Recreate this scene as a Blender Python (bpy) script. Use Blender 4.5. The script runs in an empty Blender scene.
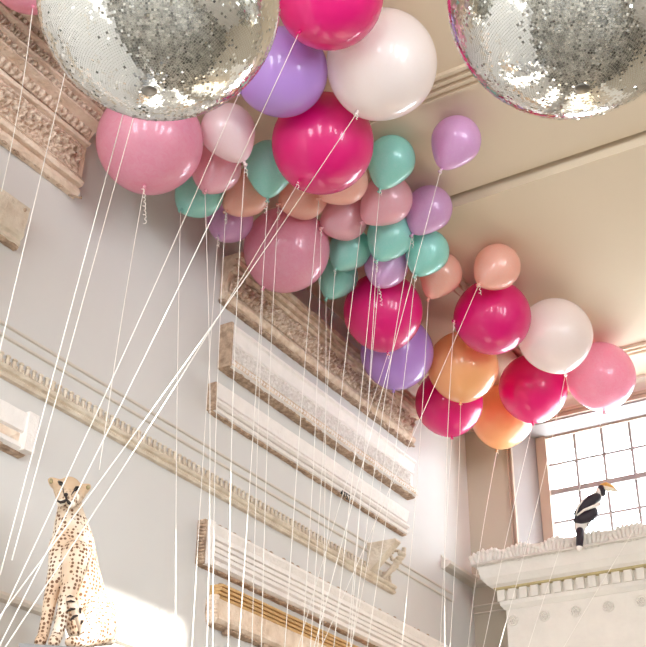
import bpy, bmesh, math, random
import numpy as np
from mathutils import Vector, Matrix
random.seed(7); rng = np.random.default_rng(7)
C = bpy.context.scene.collection
SC = bpy.context.scene
CZ = 1.6                                   # eye height above the floor

# ---------------------------------------------------------------- camera (solved from the vanishing points of the room)
cc = np.array([323., 323.5]); VA = np.array([1160, 1020.]); VB = np.array([-1853, 968.])
FP = float(np.sqrt(-(VA-cc) @ (VB-cc)))
def _d(p):
    v = np.array([p[0]-cc[0], -(p[1]-cc[1]), -FP]); return v/np.linalg.norm(v)
_Y = _d(VA); _X = -_d(VB); _Z = np.cross(_X, _Y)
R = np.array([_X, _Y, _Z])
cam = bpy.data.cameras.new('camera'); camo = bpy.data.objects.new('camera', cam); C.objects.link(camo)
cam.sensor_width = 36; cam.lens = FP*36/647; cam.clip_end = 200
camo.matrix_world = Matrix([[*R[0], 0], [*R[1], 0], [*R[2], CZ], [0, 0, 0, 1]])
SC.camera = camo
def ray(x, y):
    v = R @ np.array([x-cc[0], -(y-cc[1]), -FP]); return v/np.linalg.norm(v)
O = np.array([0, 0, CZ])
def onX(x, y, X): r = ray(x, y); return O + r*X/r[0]
def onY(x, y, Y): r = ray(x, y); return O + r*Y/r[1]
def onT(x, y, t): return O + ray(x, y)*t

# ---------------------------------------------------------------- daylight
XL, XR, YB, YF, H = -3.68, 4.8, -5.0, 8.12, 4.2+CZ
w = bpy.data.worlds.new('sky'); SC.world = w; w.use_nodes = True
bg = w.node_tree.nodes['Background']; bg.inputs[0].default_value = (.87, .94, 1, 1); bg.inputs[1].default_value = 9.0
sun = bpy.data.lights.new('sun', 'SUN'); sun.energy = 8.0; sun.angle = .009; sun.color = (1, .97, .90)
suno = bpy.data.objects.new('sun', sun); C.objects.link(suno)
SUN_EL, SUN_AZ = math.radians(11.35), math.atan(-.8)          # slants in from the right, behind the viewer
suno.rotation_euler = Vector((math.cos(SUN_EL)*math.cos(SUN_AZ), math.cos(SUN_EL)*math.sin(SUN_AZ), math.sin(SUN_EL))).to_track_quat('Z', 'Y').to_euler()
suno.location = (9, -6, 8)
# window openings: right wall (Y0, Y1), back wall (X0, X1), far wall
WZ0, WZ1 = 2.2, 5.52
WR = [(-3.30, -2.18), (-0.95, 0.35), (1.4, 2.6)]
WB = [(-2.4, -0.9), (0.9, 2.4)]
WF = (-3.075, -1.707, 3.9, 4.06+CZ)
def portal(name, loc, direction, sx, sy):
    l = bpy.data.lights.new(name, 'AREA'); l.shape = 'RECTANGLE'; l.size = sx; l.size_y = sy; l.cycles.is_portal = True
    o = bpy.data.objects.new(name, l); C.objects.link(o); o.location = loc
    o.rotation_euler = (-Vector(direction)).to_track_quat('Z', 'Y').to_euler() if abs(direction[0]) < .5 else (0, math.pi/2, 0)
for a, b in WR:
    l = portal('window_daylight', (XR+.02, (a+b)/2, (WZ0+WZ1)/2), (-1, 0, 0), WZ1-WZ0, b-a)
for a, b in WB: portal('window_daylight', ((a+b)/2, YB-.02, (WZ0+WZ1)/2), (0, 1, 0), b-a, WZ1-WZ0)
portal('window_daylight', ((WF[0]+WF[1])/2, YF+.36, (WF[2]+WF[3])/2), (0, -1, 0), WF[1]-WF[0], WF[3]-WF[2])
SC.view_settings.view_transform = 'Standard'; SC.view_settings.look = 'None'
SC.view_settings.gamma = 1; SC.view_settings.use_curve_mapping = False
SC.view_settings.exposure = 1.02
SC.cycles.use_denoising = True
SC.cycles.max_bounces = 10; SC.cycles.diffuse_bounces = 6; SC.cycles.glossy_bounces = 3; SC.cycles.transmission_bounces = 6
SC.cycles.caustics_reflective = False; SC.cycles.caustics_refractive = False
SC.cycles.sample_clamp_indirect = 6

# ---------------------------------------------------------------- materials
def srgb(r, g, b):
    f = lambda c: (c/255/12.92) if c/255 <= .04045 else ((c/255+.055)/1.055)**2.4
    return (f(r), f(g), f(b), 1)
def mat(name, col, rough=.6, metal=0, bump=0, bscale=30, var=0, vscale=6, coat=0, col2=None, detail=4, sss=0):
    m = bpy.data.materials.new(name); m.use_nodes = True; n = m.node_tree.nodes; l = m.node_tree.links
    p = n['Principled BSDF']; p.inputs['Base Color'].default_value = col
    p.inputs['Roughness'].default_value = rough; p.inputs['Metallic'].default_value = metal
    p.inputs['Coat Weight'].default_value = coat; p.inputs['Coat Roughness'].default_value = .08
    tc = n.new('ShaderNodeTexCoord')
    if var or col2:
        t = n.new('ShaderNodeTexNoise'); t.inputs['Scale'].default_value = vscale; t.inputs['Detail'].default_value = 6
        l.new(tc.outputs['Object'], t.inputs['Vector'])
        rp = n.new('ShaderNodeValToRGB'); rp.color_ramp.elements[0].position = .35; rp.color_ramp.elements[1].position = .7
        rp.color_ramp.elements[0].color = col2 or tuple(c*(1-var) for c in col[:3])+(1,)
        rp.color_ramp.elements[1].color = col
        l.new(t.outputs['Fac'], rp.inputs[0]); l.new(rp.outputs[0], p.inputs['Base Color'])
    if bump:
        t2 = n.new('ShaderNodeTexNoise'); t2.inputs['Scale'].default_value = bscale; t2.inputs['Detail'].default_value = detail
        l.new(tc.outputs['Object'], t2.inputs['Vector'])
        b = n.new('ShaderNodeBump'); b.inputs['Strength'].default_value = bump; b.inputs['Distance'].default_value = .02
        l.new(t2.outputs['Fac'], b.inputs['Height']); l.new(b.outputs[0], p.inputs['Normal'])
    return m
M = {}
M['wall'] = mat('painted_plaster_wall', srgb(213, 209, 205), .75, bump=.05, bscale=8, var=.03, vscale=1.2)
M['ceil'] = mat('painted_plaster_ceiling', srgb(218, 201, 176), .8, bump=.03, bscale=5)
M['trim'] = mat('cream_trim', srgb(212, 202, 190), .6)
M['wintrim'] = mat('taupe_window_frame', srgb(176, 155, 138), .5)
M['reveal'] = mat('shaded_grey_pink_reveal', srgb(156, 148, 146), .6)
M['far'] = mat('tan_backlit_far_wall', srgb(188, 176, 158), .8, bump=.05, bscale=8, var=.03, vscale=1.2)  # wall copy in darker tan; the backlit shade is in the colour
M['muntin'] = mat('grey_glazing_bar', srgb(146, 138, 136), .45)
M['floor'] = mat('patched_stone_floor', srgb(186, 182, 174), .5, col2=srgb(62, 58, 55), vscale=1.6)
M['plaster_w'] = mat('chalky_white_plaster', srgb(244, 236, 230), .8, bump=.35, bscale=45, var=.07, vscale=9)
M['plaster_c'] = mat('cream_plaster', srgb(232, 220, 202), .8, bump=.5, bscale=50, col2=srgb(206, 188, 166), vscale=11)
M['plaster_t'] = mat('aged_tan_plaster', srgb(238, 218, 196), .85, bump=.4, bscale=55, col2=srgb(206, 178, 150), vscale=16)
M['plaster_b'] = mat('stained_pinkish_plaster', srgb(246, 226, 206), .85, bump=.5, bscale=60, col2=srgb(222, 196, 172), vscale=12)
M['ochre'] = mat('ochre_stained_plaster', srgb(226, 184, 128), .8, bump=.3, var=.15, vscale=14)
M['edge'] = mat('raw_broken_plaster_edge', srgb(214, 186, 160), .95, bump=1, bscale=60, col2=srgb(164, 136, 114), vscale=28)  # raw chips, and the strips that paint shade under the casts
M['lace'] = mat('shade_flecked_white_plaster', srgb(244, 238, 232), .8, bump=.5, bscale=60, col2=srgb(214, 205, 196), vscale=55)  # grey flecks stand in for shade within the carved lace
M['scroll'] = mat('shade_flecked_tan_plaster', srgb(240, 220, 200), .8, bump=.5, bscale=60, col2=srgb(176, 144, 118), vscale=42)  # brown flecks stand in for shade in the carved bands
M['stone'] = mat('carved_white_stone', srgb(234, 228, 219), .75, bump=.25, bscale=30, var=.06, vscale=7)
M['olive'] = mat('gilded_olive_fillet', srgb(196, 178, 130), .6, var=.15, vscale=20)
M['ink'] = mat('black_ink', srgb(40, 34, 32), .7)
M['ribbon'] = mat('white_curling_ribbon', srgb(252, 246, 238), .35)
M['steel'] = mat('dull_steel', srgb(150, 146, 140), .35, metal=1)
M['plinth'] = mat('grey_plinth_stone', srgb(150, 148, 148), .6, var=.2, bump=.2)
M['door'] = mat('cream_painted_door', srgb(206, 190, 168), .5)

def latex(name, col, pearl=0.):
    m = bpy.data.materials.new(name); m.use_nodes = True; n = m.node_tree.nodes; l = m.node_tree.links
    p = n['Principled BSDF']; p.inputs['Base Color'].default_value = col
    p.inputs['Roughness'].default_value = .42; p.inputs['Coat Weight'].default_value = .8; p.inputs['Coat Roughness'].default_value = .07
    if pearl:
        p.inputs['Metallic'].default_value = .10*pearl
        t = n.new('ShaderNodeTexNoise'); t.inputs['Scale'].default_value = 9; t.inputs['Distortion'].default_value = 1.5
        tc = n.new('ShaderNodeTexCoord'); l.new(tc.outputs['Object'], t.inputs['Vector'])
        rp = n.new('ShaderNodeValToRGB'); rp.color_ramp.elements[0].position = .3; rp.color_ramp.elements[1].position = .75
        rp.color_ramp.elements[0].color = col; rp.color_ramp.elements[1].color = tuple(c+(1-c)*.22 for c in col[:3])+(1,)
        l.new(t.outputs['Fac'], rp.inputs[0]); l.new(rp.outputs[0], p.inputs['Base Color'])
    tr = n.new('ShaderNodeBsdfTranslucent'); tr.inputs[0].default_value = tuple(c**.7 for c in col[:3])+(1,)
    mx = n.new('ShaderNodeMixShader'); mx.inputs[0].default_value = .38 if pearl else .24
    o = n['Material Output']; l.new(p.outputs[0], mx.inputs[1]); l.new(tr.outputs[0], mx.inputs[2]); l.new(mx.outputs[0], o.inputs[0])
    return m
L = {'hot': latex('hot_pink_latex', srgb(232, 10, 124)), 'orange': latex('apricot_orange_latex', srgb(250, 188, 128)),
     'pink': latex('rose_pink_latex', srgb(240, 158, 184), .6), 'purple': latex('lilac_purple_latex', srgb(196, 152, 230)),
     'white': latex('pearl_white_latex', srgb(252, 242, 238), .6), 'teal': latex('pearl_teal_latex', srgb(160, 236, 224), 1),
     'peach': latex('pearl_peach_latex', srgb(255, 196, 176), 1), 'orchid': latex('pearl_orchid_latex', srgb(230, 174, 226), 1),
     'blush': latex('pearl_blush_latex', srgb(250, 224, 226), 1), 'rose': latex('pearl_rose_latex', srgb(252, 190, 204), 1)}

# ---------------------------------------------------------------- mesh helpers
class MB:
    def __init__(s): s.v = []; s.f = []; s.sm = []
    def add(s, vs, fs, smooth=False):
        b = len(s.v); s.v += [tuple(map(float, p)) for p in vs]; s.f += [tuple(b+i for i in q) for q in fs]; s.sm += [smooth]*len(fs)
    def box(s, x0, x1, y0, y1, z0, z1):
        s.add([(x, y, z) for x in (x0, x1) for y in (y0, y1) for z in (z0, z1)],
              [(0, 1, 3, 2), (4, 6, 7, 5), (0, 4, 5, 1), (2, 3, 7, 6), (0, 2, 6, 4), (1, 5, 7, 3)])
    def extr(s, prof, y0, y1, ny=1, axis='y', base=XL, sign=1, wob=0):
        """prof [(p, z)] pushed out from the wall and drawn along it"""
        n = len(prof); vs = []
        for j in range(ny+1):
            y = y0+(y1-y0)*j/ny
            for (p, z) in prof:
                q = p+(random.uniform(-wob, wob) if wob and p > .005 else 0); zz = z+(random.uniform(-wob, wob) if wob else 0)
                vs.append((base+sign*q, y, zz) if axis == 'y' else (y, base+sign*q, zz))
        fs = [(j*n+i, j*n+(i+1) % n, (j+1)*n+(i+1) % n, (j+1)*n+i) for j in range(ny) for i in range(n)]
        fs += [tuple(range(n))[::-1], tuple(ny*n+i for i in range(n))]
        s.add(vs, fs)
    def tube(s, pts, r, sides=6, cap=True):
        pts = [Vector(p) for p in pts]; rs = r if hasattr(r, '__len__') else [r]*len(pts)
        t0 = (pts[1]-pts[0]).normalized(); up = Vector((0, 0, 1)) if abs(t0.z) < .9 else Vector((1, 0, 0))
        nrm = t0.cross(up).normalized(); vs = []
        for i, p in enumerate(pts):
            t = (pts[min(i+1, len(pts)-1)]-pts[max(i-1, 0)]).normalized()
            nrm = (nrm-t*nrm.dot(t)).normalized(); b = t.cross(nrm)
            for k in range(sides):
                a = 2*math.pi*k/sides; vs.append(p+(nrm*math.cos(a)+b*math.sin(a))*rs[i])
        fs = [(i*sides+k, i*sides+(k+1) % sides, (i+1)*sides+(k+1) % sides, (i+1)*sides+k) for i in range(len(pts)-1) for k in range(sides)]
        if cap: fs += [tuple(range(sides))[::-1], tuple((len(pts)-1)*sides+k for k in range(sides))]
        s.add(vs, fs, True)
    def lathe(s, prof, seg=32, mtx=None):
        vs = []; n = len(prof)
        for (r, z) in prof:
            for k in range(seg):
                a = 2*math.pi*k/seg; p = Vector((r*math.cos(a), r*math.sin(a), z)); vs.append(mtx @ p if mtx else p)
        fs = [(i*seg+k, i*seg+(k+1) % seg, (i+1)*seg+(k+1) % seg, (i+1)*seg+k) for i in range(n-1) for k in range(seg)]
        fs += [tuple(range(seg))[::-1], tuple((n-1)*seg+k for k in range(seg))]
        s.add(vs, fs, True)
    def ell(s, c, r, mtx=None, seg=16, ring=10):
        r = r if hasattr(r, '__len__') else (r, r, r)
        m = Matrix.Translation(c) @ (mtx.to_4x4() if mtx else Matrix()) @ Matrix.Diagonal((*r, 1))
        s.lathe([(max(1e-3, math.sin(math.pi*i/ring)), -math.cos(math.pi*i/ring)) for i in range(ring+1)], seg, m)
    def grid(s, fn, nu, nv, smooth=True):
        vs = [fn(i/nu, j/nv) for i in range(nu+1) for j in range(nv+1)]; q = nv+1
        s.add(vs, [(i*q+j, i*q+j+1, (i+1)*q+j+1, (i+1)*q+j) for i in range(nu) for j in range(nv)], smooth)
    def mesh(s, name):
        me = bpy.data.meshes.new(name); me.from_pydata(s.v, [], s.f); me.update()
        me.polygons.foreach_set('use_smooth', s.sm)
        bm = bmesh.new(); bm.from_mesh(me); bmesh.ops.recalc_face_normals(bm, faces=bm.faces); bm.to_mesh(me); bm.free()
        return me
    def build(s, name, m, parent=None, origin=None):
        if origin is not None: s.v = [(a-origin[0], b-origin[1], c-origin[2]) for a, b, c in s.v]
        me = s.mesh(name); me.materials.append(m)
        o = bpy.data.objects.new(name, me); C.objects.link(o)
        if parent: o.parent = parent
        elif origin is not None: o.location = origin
        return o
def tag(o, label=None, cat=None, group=None, kind=None):
    for k, v in (('label', label), ('category', cat), ('group', group), ('kind', kind)):
        if v: o[k] = v
    return o
def empty(name, loc, label, cat, group=None):
    o = bpy.data.objects.new(name, None); C.objects.link(o); o.location = loc; o.empty_display_size = .1
    return tag(o, label, cat, group)
def part(mb, name, m, root, under=None):
    """geometry given in world space, stored relative to its thing (or to a part of it, whose own offset is zero)"""
    if name_is_wall_cast(root): mb.v = [(max(x, XL+.0015), y, z) for x, y, z in mb.v]
    if root.name.startswith('stone_doorcase'): mb.v = [(x, min(y, YF-.002), max(z, .001)) for x, y, z in mb.v]
    o = mb.build(name, m, under or root, origin=tuple(root.location)) if under is None else None
    if under is not None:
        o = mb.build(name, m, None, origin=tuple(root.location)); o.location = (0, 0, 0); o.parent = under
    else: o.location = (0, 0, 0)
    if name == 'broken_edge_and_shade': o['kind'] = 'stuff'
    return o
def name_is_wall_cast(o): return o.name.startswith('plaster_')
def struct(mb, name, m): return tag(mb.build(name, m), kind='structure')

# ---------------------------------------------------------------- room shell
T = .3
b = MB(); b.box(XL-T, XR+T, YB-T, YF+.6, -.2, 0); struct(b, 'floor', M['floor'])
b = MB(); b.box(XL-T, XR+T, YB-T, 5.26, H+.045, H+.35); b.box(XL-T, XR+T, 5.32, YF+.6, H, H+.35); b.box(XL-T, XR+T, 5.26, 5.32, H+.16, H+.35); struct(b, 'ceiling', M['ceil'])
b = MB(); b.box(XL-T, XL, YB-T, YF+.6, 0, H+.045); struct(b, 'wall_left', M['wall'])
def wall_with_holes(name, a0, a1, holes, mk):
    b = MB(); x = a0
    for (h0, h1, z0, z1) in sorted(holes):
        mk(b, x, h0, 0, H+.045); mk(b, h0, h1, 0, z0); mk(b, h0, h1, z1, H+.045); x = h1
    mk(b, x, a1, 0, H+.045); return struct(b, name, M['wall'])
wall_with_holes('wall_right', YB-T, YF+.6, [(a, c, WZ0, WZ1) for a, c in WR], lambda b, p, q, z0, z1: b.box(XR, XR+T, p, q, z0, z1))
wall_with_holes('wall_back', XL, XR, [(a, c, WZ0, WZ1) for a, c in WB], lambda b, p, q, z0, z1: b.box(p, q, YB-T, YB, z0, z1))
# far wall: opening wider than the sash, with splayed reveals
HX0, HX1, HZ0, HZ1 = -3.27, -1.40, 3.75, 4.055+CZ
b = MB()
b.box(XL, HX0, YF, YF+.6, 0, H); b.box(HX1, XR, YF, YF+.6, 0, H); b.box(HX0, HX1, YF, YF+.6, 0, HZ0); b.box(HX0, HX1, YF, YF+.6, HZ1, H)
struct(b, 'wall_far', M['far'])

# window in the far wall
win = tag(bpy.data.objects.new('window_1', None), kind='structure'); C.objects.link(win); win.location = (-2.34, YF+.3, HZ0)
YG = YF+.28
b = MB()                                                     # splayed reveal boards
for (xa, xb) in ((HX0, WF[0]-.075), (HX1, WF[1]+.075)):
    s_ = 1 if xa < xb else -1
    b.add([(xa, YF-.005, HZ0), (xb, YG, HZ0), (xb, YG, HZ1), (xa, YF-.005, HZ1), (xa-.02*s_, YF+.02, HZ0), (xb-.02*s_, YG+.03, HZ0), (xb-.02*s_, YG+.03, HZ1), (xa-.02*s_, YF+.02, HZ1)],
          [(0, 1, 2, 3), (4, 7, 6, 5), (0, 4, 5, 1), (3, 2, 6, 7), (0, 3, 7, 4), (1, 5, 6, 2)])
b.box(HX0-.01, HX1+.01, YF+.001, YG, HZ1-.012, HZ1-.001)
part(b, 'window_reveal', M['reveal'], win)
b = MB()
for x in (HX0-.045, HX1):                                    # architrave beads on the wall face
    b.box(x, x+.012, YF-.035, YF, HZ0-.05, HZ1); b.box(x+.012, x+.034, YF-.015, YF, HZ0-.05, HZ1); b.box(x+.034, x+.045, YF-.035, YF, HZ0-.05, HZ1)
b.box(HX0-.045, HX1+.045, YF-.03, YF, HZ1-.001, HZ1+.03)
b.box(HX0-.045, HX1+.045, YF-.045, YF, HZ1+.03, HZ1+.055)
part(b, 'window_trim', M['wintrim'], win)
b = MB()
b.box(WF[0]-.085, WF[0], YG-.05, YG+.07, HZ0, HZ1); b.box(WF[1], WF[1]+.085, YG-.05, YG+.07, HZ0, HZ1)
b.box(WF[0], WF[1], YG-.03, YG+.07, WF[3]-.035, HZ1); b.box(WF[0], WF[1], YG-.05, YG+.07, HZ0, HZ0+.09)
wfr = part(b, 'window_frame', M['wintrim'], win)
b = MB(); NC = 6; pw = (WF[1]-WF[0])/NC
for i in range(1, NC): x = WF[0]+i*pw; b.box(x-.010, x+.010, YG-.002, YG+.028, HZ0+.09, WF[3]-.035)
for z in (3.80+CZ, 3.31+CZ, 3.06+CZ, 2.81+CZ, 2.56+CZ): b.box(WF[0], WF[1], YG-.006, YG+.032, z-.009, z+.009)
b.box(WF[0], WF[1], YG-.02, YG+.05, 3.56+CZ-.022, 3.56+CZ+.022)
part(b, 'glazing_bars', M['muntin'], win, wfr)
gl = bpy.data.materials.new('clear_glass'); gl.use_nodes = True
_n = gl.node_tree.nodes; _l = gl.node_tree.links; _n.remove(_n['Principled BSDF'])
_t = _n.new('ShaderNodeBsdfTransparent'); _t.inputs[0].default_value = (.96, .98, .98, 1); _g = _n.new('ShaderNodeBsdfGlossy'); _g.inputs['Roughness'].default_value = .02
_m = _n.new('ShaderNodeMixShader'); _m.inputs[0].default_value = .05
_l.new(_t.outputs[0], _m.inputs[1]); _l.new(_g.outputs[0], _m.inputs[2]); _l.new(_m.outputs[0], _n['Material Output'].inputs[0])
b = MB(); b.box(WF[0], WF[1], YG+.010, YG+.014, HZ0+.09, WF[3]-.035); part(b, 'window_pane', gl, win)
# windows behind the camera and to the right (seen in the mirror balls and the balloons)
k = 2
for (a, c) in WR:
    wo = tag(bpy.data.objects.new('window_%d' % k, None), kind='structure'); C.objects.link(wo); wo.location = (XR+.1, (a+c)/2, WZ0); k += 1
    b = MB()
    for y in (a, c-.04): b.box(XR+.08, XR+.14, y, y+.04, WZ0, WZ1)
    for z in (WZ0, (WZ0+WZ1)/2-.03, WZ1-.06): b.box(XR+.08, XR+.14, a+.04, c-.04, z, z+.05)
    part(b, 'window_frame', M['trim'], wo)
for (a, c) in WB:
    wo = tag(bpy.data.objects.new('window_%d' % k, None), kind='structure'); C.objects.link(wo); wo.location = ((a+c)/2, YB-.1, WZ0); k += 1
    b = MB()
    for x in (a, (a+c)/2-.02, c-.06): b.box(x, x+.05, YB-.14, YB-.08, WZ0, WZ1)
    for z in (WZ0, (WZ0+WZ1)/2-.03, WZ1-.06): b.box(a+.05, c-.06, YB-.14, YB-.08, z, z+.05)
    part(b, 'window_frame', M['trim'], wo)

# ceiling mouldings: reeded strips and the step
def reeds(b, horizontal, at, a0, a1, zc, n=3, gap=.055, sg=1):
    for i in range(n):
        q = at+sg*i*gap
        if horizontal: b.box(a0, a1, q-.011, q+.011, zc-.022, zc+.01)
        else: b.box(q-.011, q+.011, a0, a1, zc-.022, zc+.01)
b = MB(); reeds(b, True, 4.27, XL, XR, H+.045, 4, .05); struct(b, 'trim_1', M['ceil'])
b = MB(); reeds(b, False, -2.83, 5.3, 7.5, H); struct(b, 'trim_2', M['ceil'])
b = MB(); reeds(b, True, 7.52, -2.95, XR, H); struct(b, 'trim_3', M['ceil'])
b = MB()
b.extr([(0, H), (.12, H), (.115, H-.02), (.07, H-.035), (.03, H-.07), (.02, H-.09), (0, H-.09)], XL, XR, axis='x', base=YF, sign=-1)
struct(b, 'trim_4', M['trim'])
# wall mouldings of the left wall
for i, (z, nm) in enumerate(((2.655, 'trim_5'), (2.598, 'trim_6'))):
    b = MB(); b.extr([(0, z-.009), (.012, z-.007), (.014, z), (.010, z+.006), (0, z+.008)], YB, 7.75, base=XL)
    for q in b.v: pass
    b.v = [(x, y, zz+CZ) for x, y, zz in b.v]; struct(b, nm, M['edge' if 0 else 'trim'])
b = MB(); b.extr([(0, 1.435+CZ), (.028, 1.44+CZ), (.034, 1.455+CZ), (.028, 1.47+CZ), (0, 1.475+CZ)], YB, YF, base=XL); struct(b, 'trim_7', M['trim'])
# ledge that turns the far corner
b = MB(); zl = 2.80+CZ
pr = [(0, zl), (.05, zl+.01), (.075, zl+.03), (.08, zl+.05), (.03, zl+.065), (0, zl+.11)]
b.extr(pr, 7.58, YF, base=XL); b.extr(pr, XL, -3.2, axis='x', base=YF, sign=-1); struct(b, 'trim_8', M['trim'])
b = MB()
for z in (2.655, 2.598):
    z += CZ; b.extr([(0, z-.007), (.010, z-.006), (.012, z), (0, z+.008)], XL, -3.2, axis='x', base=YF, sign=-1)
struct(b, 'trim_9', M['trim'])

# ---------------------------------------------------------------- plaster casts on the left wall
def Z(p): return [(a, z+CZ) for a, z in p]
def carved(b, y0, y1, z0, z1, p0, p1, cell, depth, kind='scroll', res=.007):
    """a carved band: a displaced sheet standing on the wall face"""
    nu = max(8, int((y1-y0)/res)); nv = max(6, int((z1-z0)/res)); hz = z1-z0
    def f(u, v):
        y = u*(y1-y0); z = v*hz
        cy = (y/cell) % 1-.5; cz = (v-.5)*hz/cell; n = int(y/cell)
        if kind == 'scroll':
            fl = 1 if n % 2 else -1
            rr = math.hypot(cy, cz*fl*1.0); an = math.atan2(cz*fl, cy)
            h = .5+.5*math.cos(14*rr-an*1.0)
            h = h*(1 if rr < .48 else .4)+.25*math.sin(an*7+rr*20)*(rr > .25)
        elif kind == 'leaf':
            h = abs(math.cos(math.pi*y/cell))**.6*(.4+.6*math.sin(math.pi*min(1, v*1.05)))
        elif kind == 'lace':
            h = .5+.5*math.cos(2*math.pi*y/cell)*math.cos(2*math.pi*z/cell*.9)
            h = .6*h+.4*abs(math.sin(3*math.pi*y/cell+4*v))
        elif kind == 'egg':
            h = max(0, 1-(2.3*cy)**2-(1.8*(v-.5))**2)+.5*(abs(cy) > .44)
        elif kind == 'flute':
            h = .5+.5*math.cos(2*math.pi*y/cell)
        else: h = 0
        e = min(1, v*8, (1-v)*8, u*60, (1-u)*60)
        return (XL+p0+(p1-p0)*v+depth*h*e, y0+y, z0+CZ+z)
    b.grid(f, nu, nv)
def chips(b, y0, y1, z, p, n, r=.014, shade_strip=True):
    if shade_strip: b.extr(Z([(0, z-.010), (p*.6, z-.008), (p*.75, z-.002), (p*.7, z+.006), (0, z+.006)]), y0, y1, max(6, int((y1-y0)/.03)), wob=.0025)  # ragged brown strip, painted shade along the cast's underside
    for i in range(n):
        y = random.uniform(y0, y1); q = random.uniform(.5, 1.1)*r
        b.ell((XL+random.uniform(.3, .8)*p, y, z+CZ-.004), (q, q*random.uniform(1.5, 3.5), q*.8), seg=7, ring=5)

# 1 big cornice, top left
Y0, Y1 = 1.9, 3.443
t = empty('plaster_cornice', (XL, 2.7, 3.8+CZ), 'largest, deeply projecting plaster cornice cast, high on the left beside the mirror ball', 'plaster cast', 'plaster casts on the left wall')
prof = Z([(0, 3.545), (.03, 3.55), (.045, 3.565), (.048, 3.585), (.02, 3.592), (.022, 3.602), (.058, 3.608), (.068, 3.628), (.055, 3.648), (.026, 3.652), (.026, 3.66), (.045, 3.666), (.045, 3.855), (.03, 3.86), (.066, 3.862), (.078, 3.875), (.066, 3.888), (.05, 3.892), (.085, 3.94), (.105, 3.944), (.15, 3.952), (.150, 3.962), (.138, 3.966), (.155, 4.0), (.178, 4.003), (.182, 4.012), (.17, 4.016), (.19, 4.05), (.222, 4.054), (.228, 4.064), (.215, 4.068), (.235, 4.098), (.275, 4.102), (.28, 4.135), (0, 4.135)])
b = MB(); b.extr(prof, Y0, Y1, 40, wob=.0015); part(b, 'cornice_body', M['plaster_b'], t)
b = MB(); carved(b, Y0, Y1-.03, 3.67, 3.855, .046, .046, .10, .030, 'scroll', .005); part(b, 'scroll_band', M['scroll'], t)
b = MB(); carved(b, Y0, Y1-.02, 3.895, 3.942, .070, .090, .04, .026, 'leaf', .005); part(b, 'leaf_band', M['scroll'], t)
b = MB(); carved(b, Y0, Y1-.01, 3.968, 3.998, .138, .150, .036, .024, 'egg', .004); carved(b, Y0, Y1-.01, 4.018, 4.048, .17, .188, .05, .022, 'scroll', .004); carved(b, Y0, Y1-.01, 4.070, 4.096, .215, .232, .035, .018, 'egg', .004); part(b, 'bead_band', M['scroll'], t)
b = MB(); b.tube([(XL+.02, Y1-.05, 3.535+CZ), (XL+.05, Y1-.03, 3.525+CZ), (XL+.06, Y1, 3.53+CZ), (XL+.045, Y1+.012, 3.55+CZ)], .006); part(b, 'fixing_hook', M['edge'], t)
b = MB(); chips(b, Y0, Y1-.1, 3.545, .05, 40, .010, False); part(b, 'broken_edge_and_shade', M['edge'], t)  # chips only, without the painted underside shade

# 2 upper long cast
Y0, Y1 = 4.71, 7.10
t = empty('plaster_frieze', (XL, 5.9, 3.6+CZ), 'long tan scrolled plaster cast, topmost of the stacked casts, just under the balloons', 'plaster cast', 'plaster casts on the left wall')
prof = Z([(0, 3.60), (.03, 3.60), (.05, 3.61), (.066, 3.632), (.058, 3.655), (.03, 3.660), (.035, 3.68), (.065, 3.79), (.095, 3.793), (.105, 3.812), (.08, 3.818), (.082, 3.826), (.118, 3.832), (.125, 3.855), (.10, 3.860), (.10, 3.868), (.143, 3.872), (.145, 3.905), (0, 3.91)])
b = MB(); b.extr(prof, Y0, Y1, 60, wob=.002); part(b, 'frieze_body', M['plaster_t'], t)
b = MB(); carved(b, Y0+.03, Y1-.02, 3.682, 3.788, .044, .074, .105, .034, 'scroll', .006); part(b, 'scroll_band', M['scroll'], t)
b = MB(); chips(b, Y0, Y1, 3.597, .055, 110, .014); chips(b, Y0, Y1, 3.605, .03, 30, .02); part(b, 'broken_edge_and_shade', M['edge'], t)

# 3 lace band
Y0, Y1 = 4.755, 7.06
t = empty('plaster_frieze', (XL, 5.9, 3.2+CZ), 'long white plaster cast with lacy band, hanging directly below the tan scrolled cast', 'plaster cast', 'plaster casts on the left wall')
prof = Z([(0, 3.165), (.06, 3.165), (.085, 3.175), (.095, 3.195), (.085, 3.215), (.06, 3.225), (.05, 3.235), (.05, 3.345), (.06, 3.35), (.065, 3.365), (.055, 3.375), (.07, 3.42), (.085, 3.43), (.085, 3.445), (0, 3.445)])
b = MB(); b.extr(prof, Y0, Y1, 60, wob=.0015); part(b, 'frieze_body', M['plaster_w'], t)
b = MB(); carved(b, Y0+.05, Y1-.03, 3.24, 3.34, .048, .048, .085, .026, 'lace', .006); part(b, 'lace_band', M['lace'], t)
b = MB(); chips(b, Y0, Y1, 3.168, .09, 90, .012); b.box(XL, XL+.088, Y0-.02, Y0, 3.16+CZ, 3.45+CZ); part(b, 'broken_edge_and_shade', M['edge'], t)
b = MB(); carved(b, Y0, Y1, 3.176, 3.216, .086, .086, .03, .009, 'egg', .006); part(b, 'beaded_roll', M['plaster_t'], t)

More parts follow.
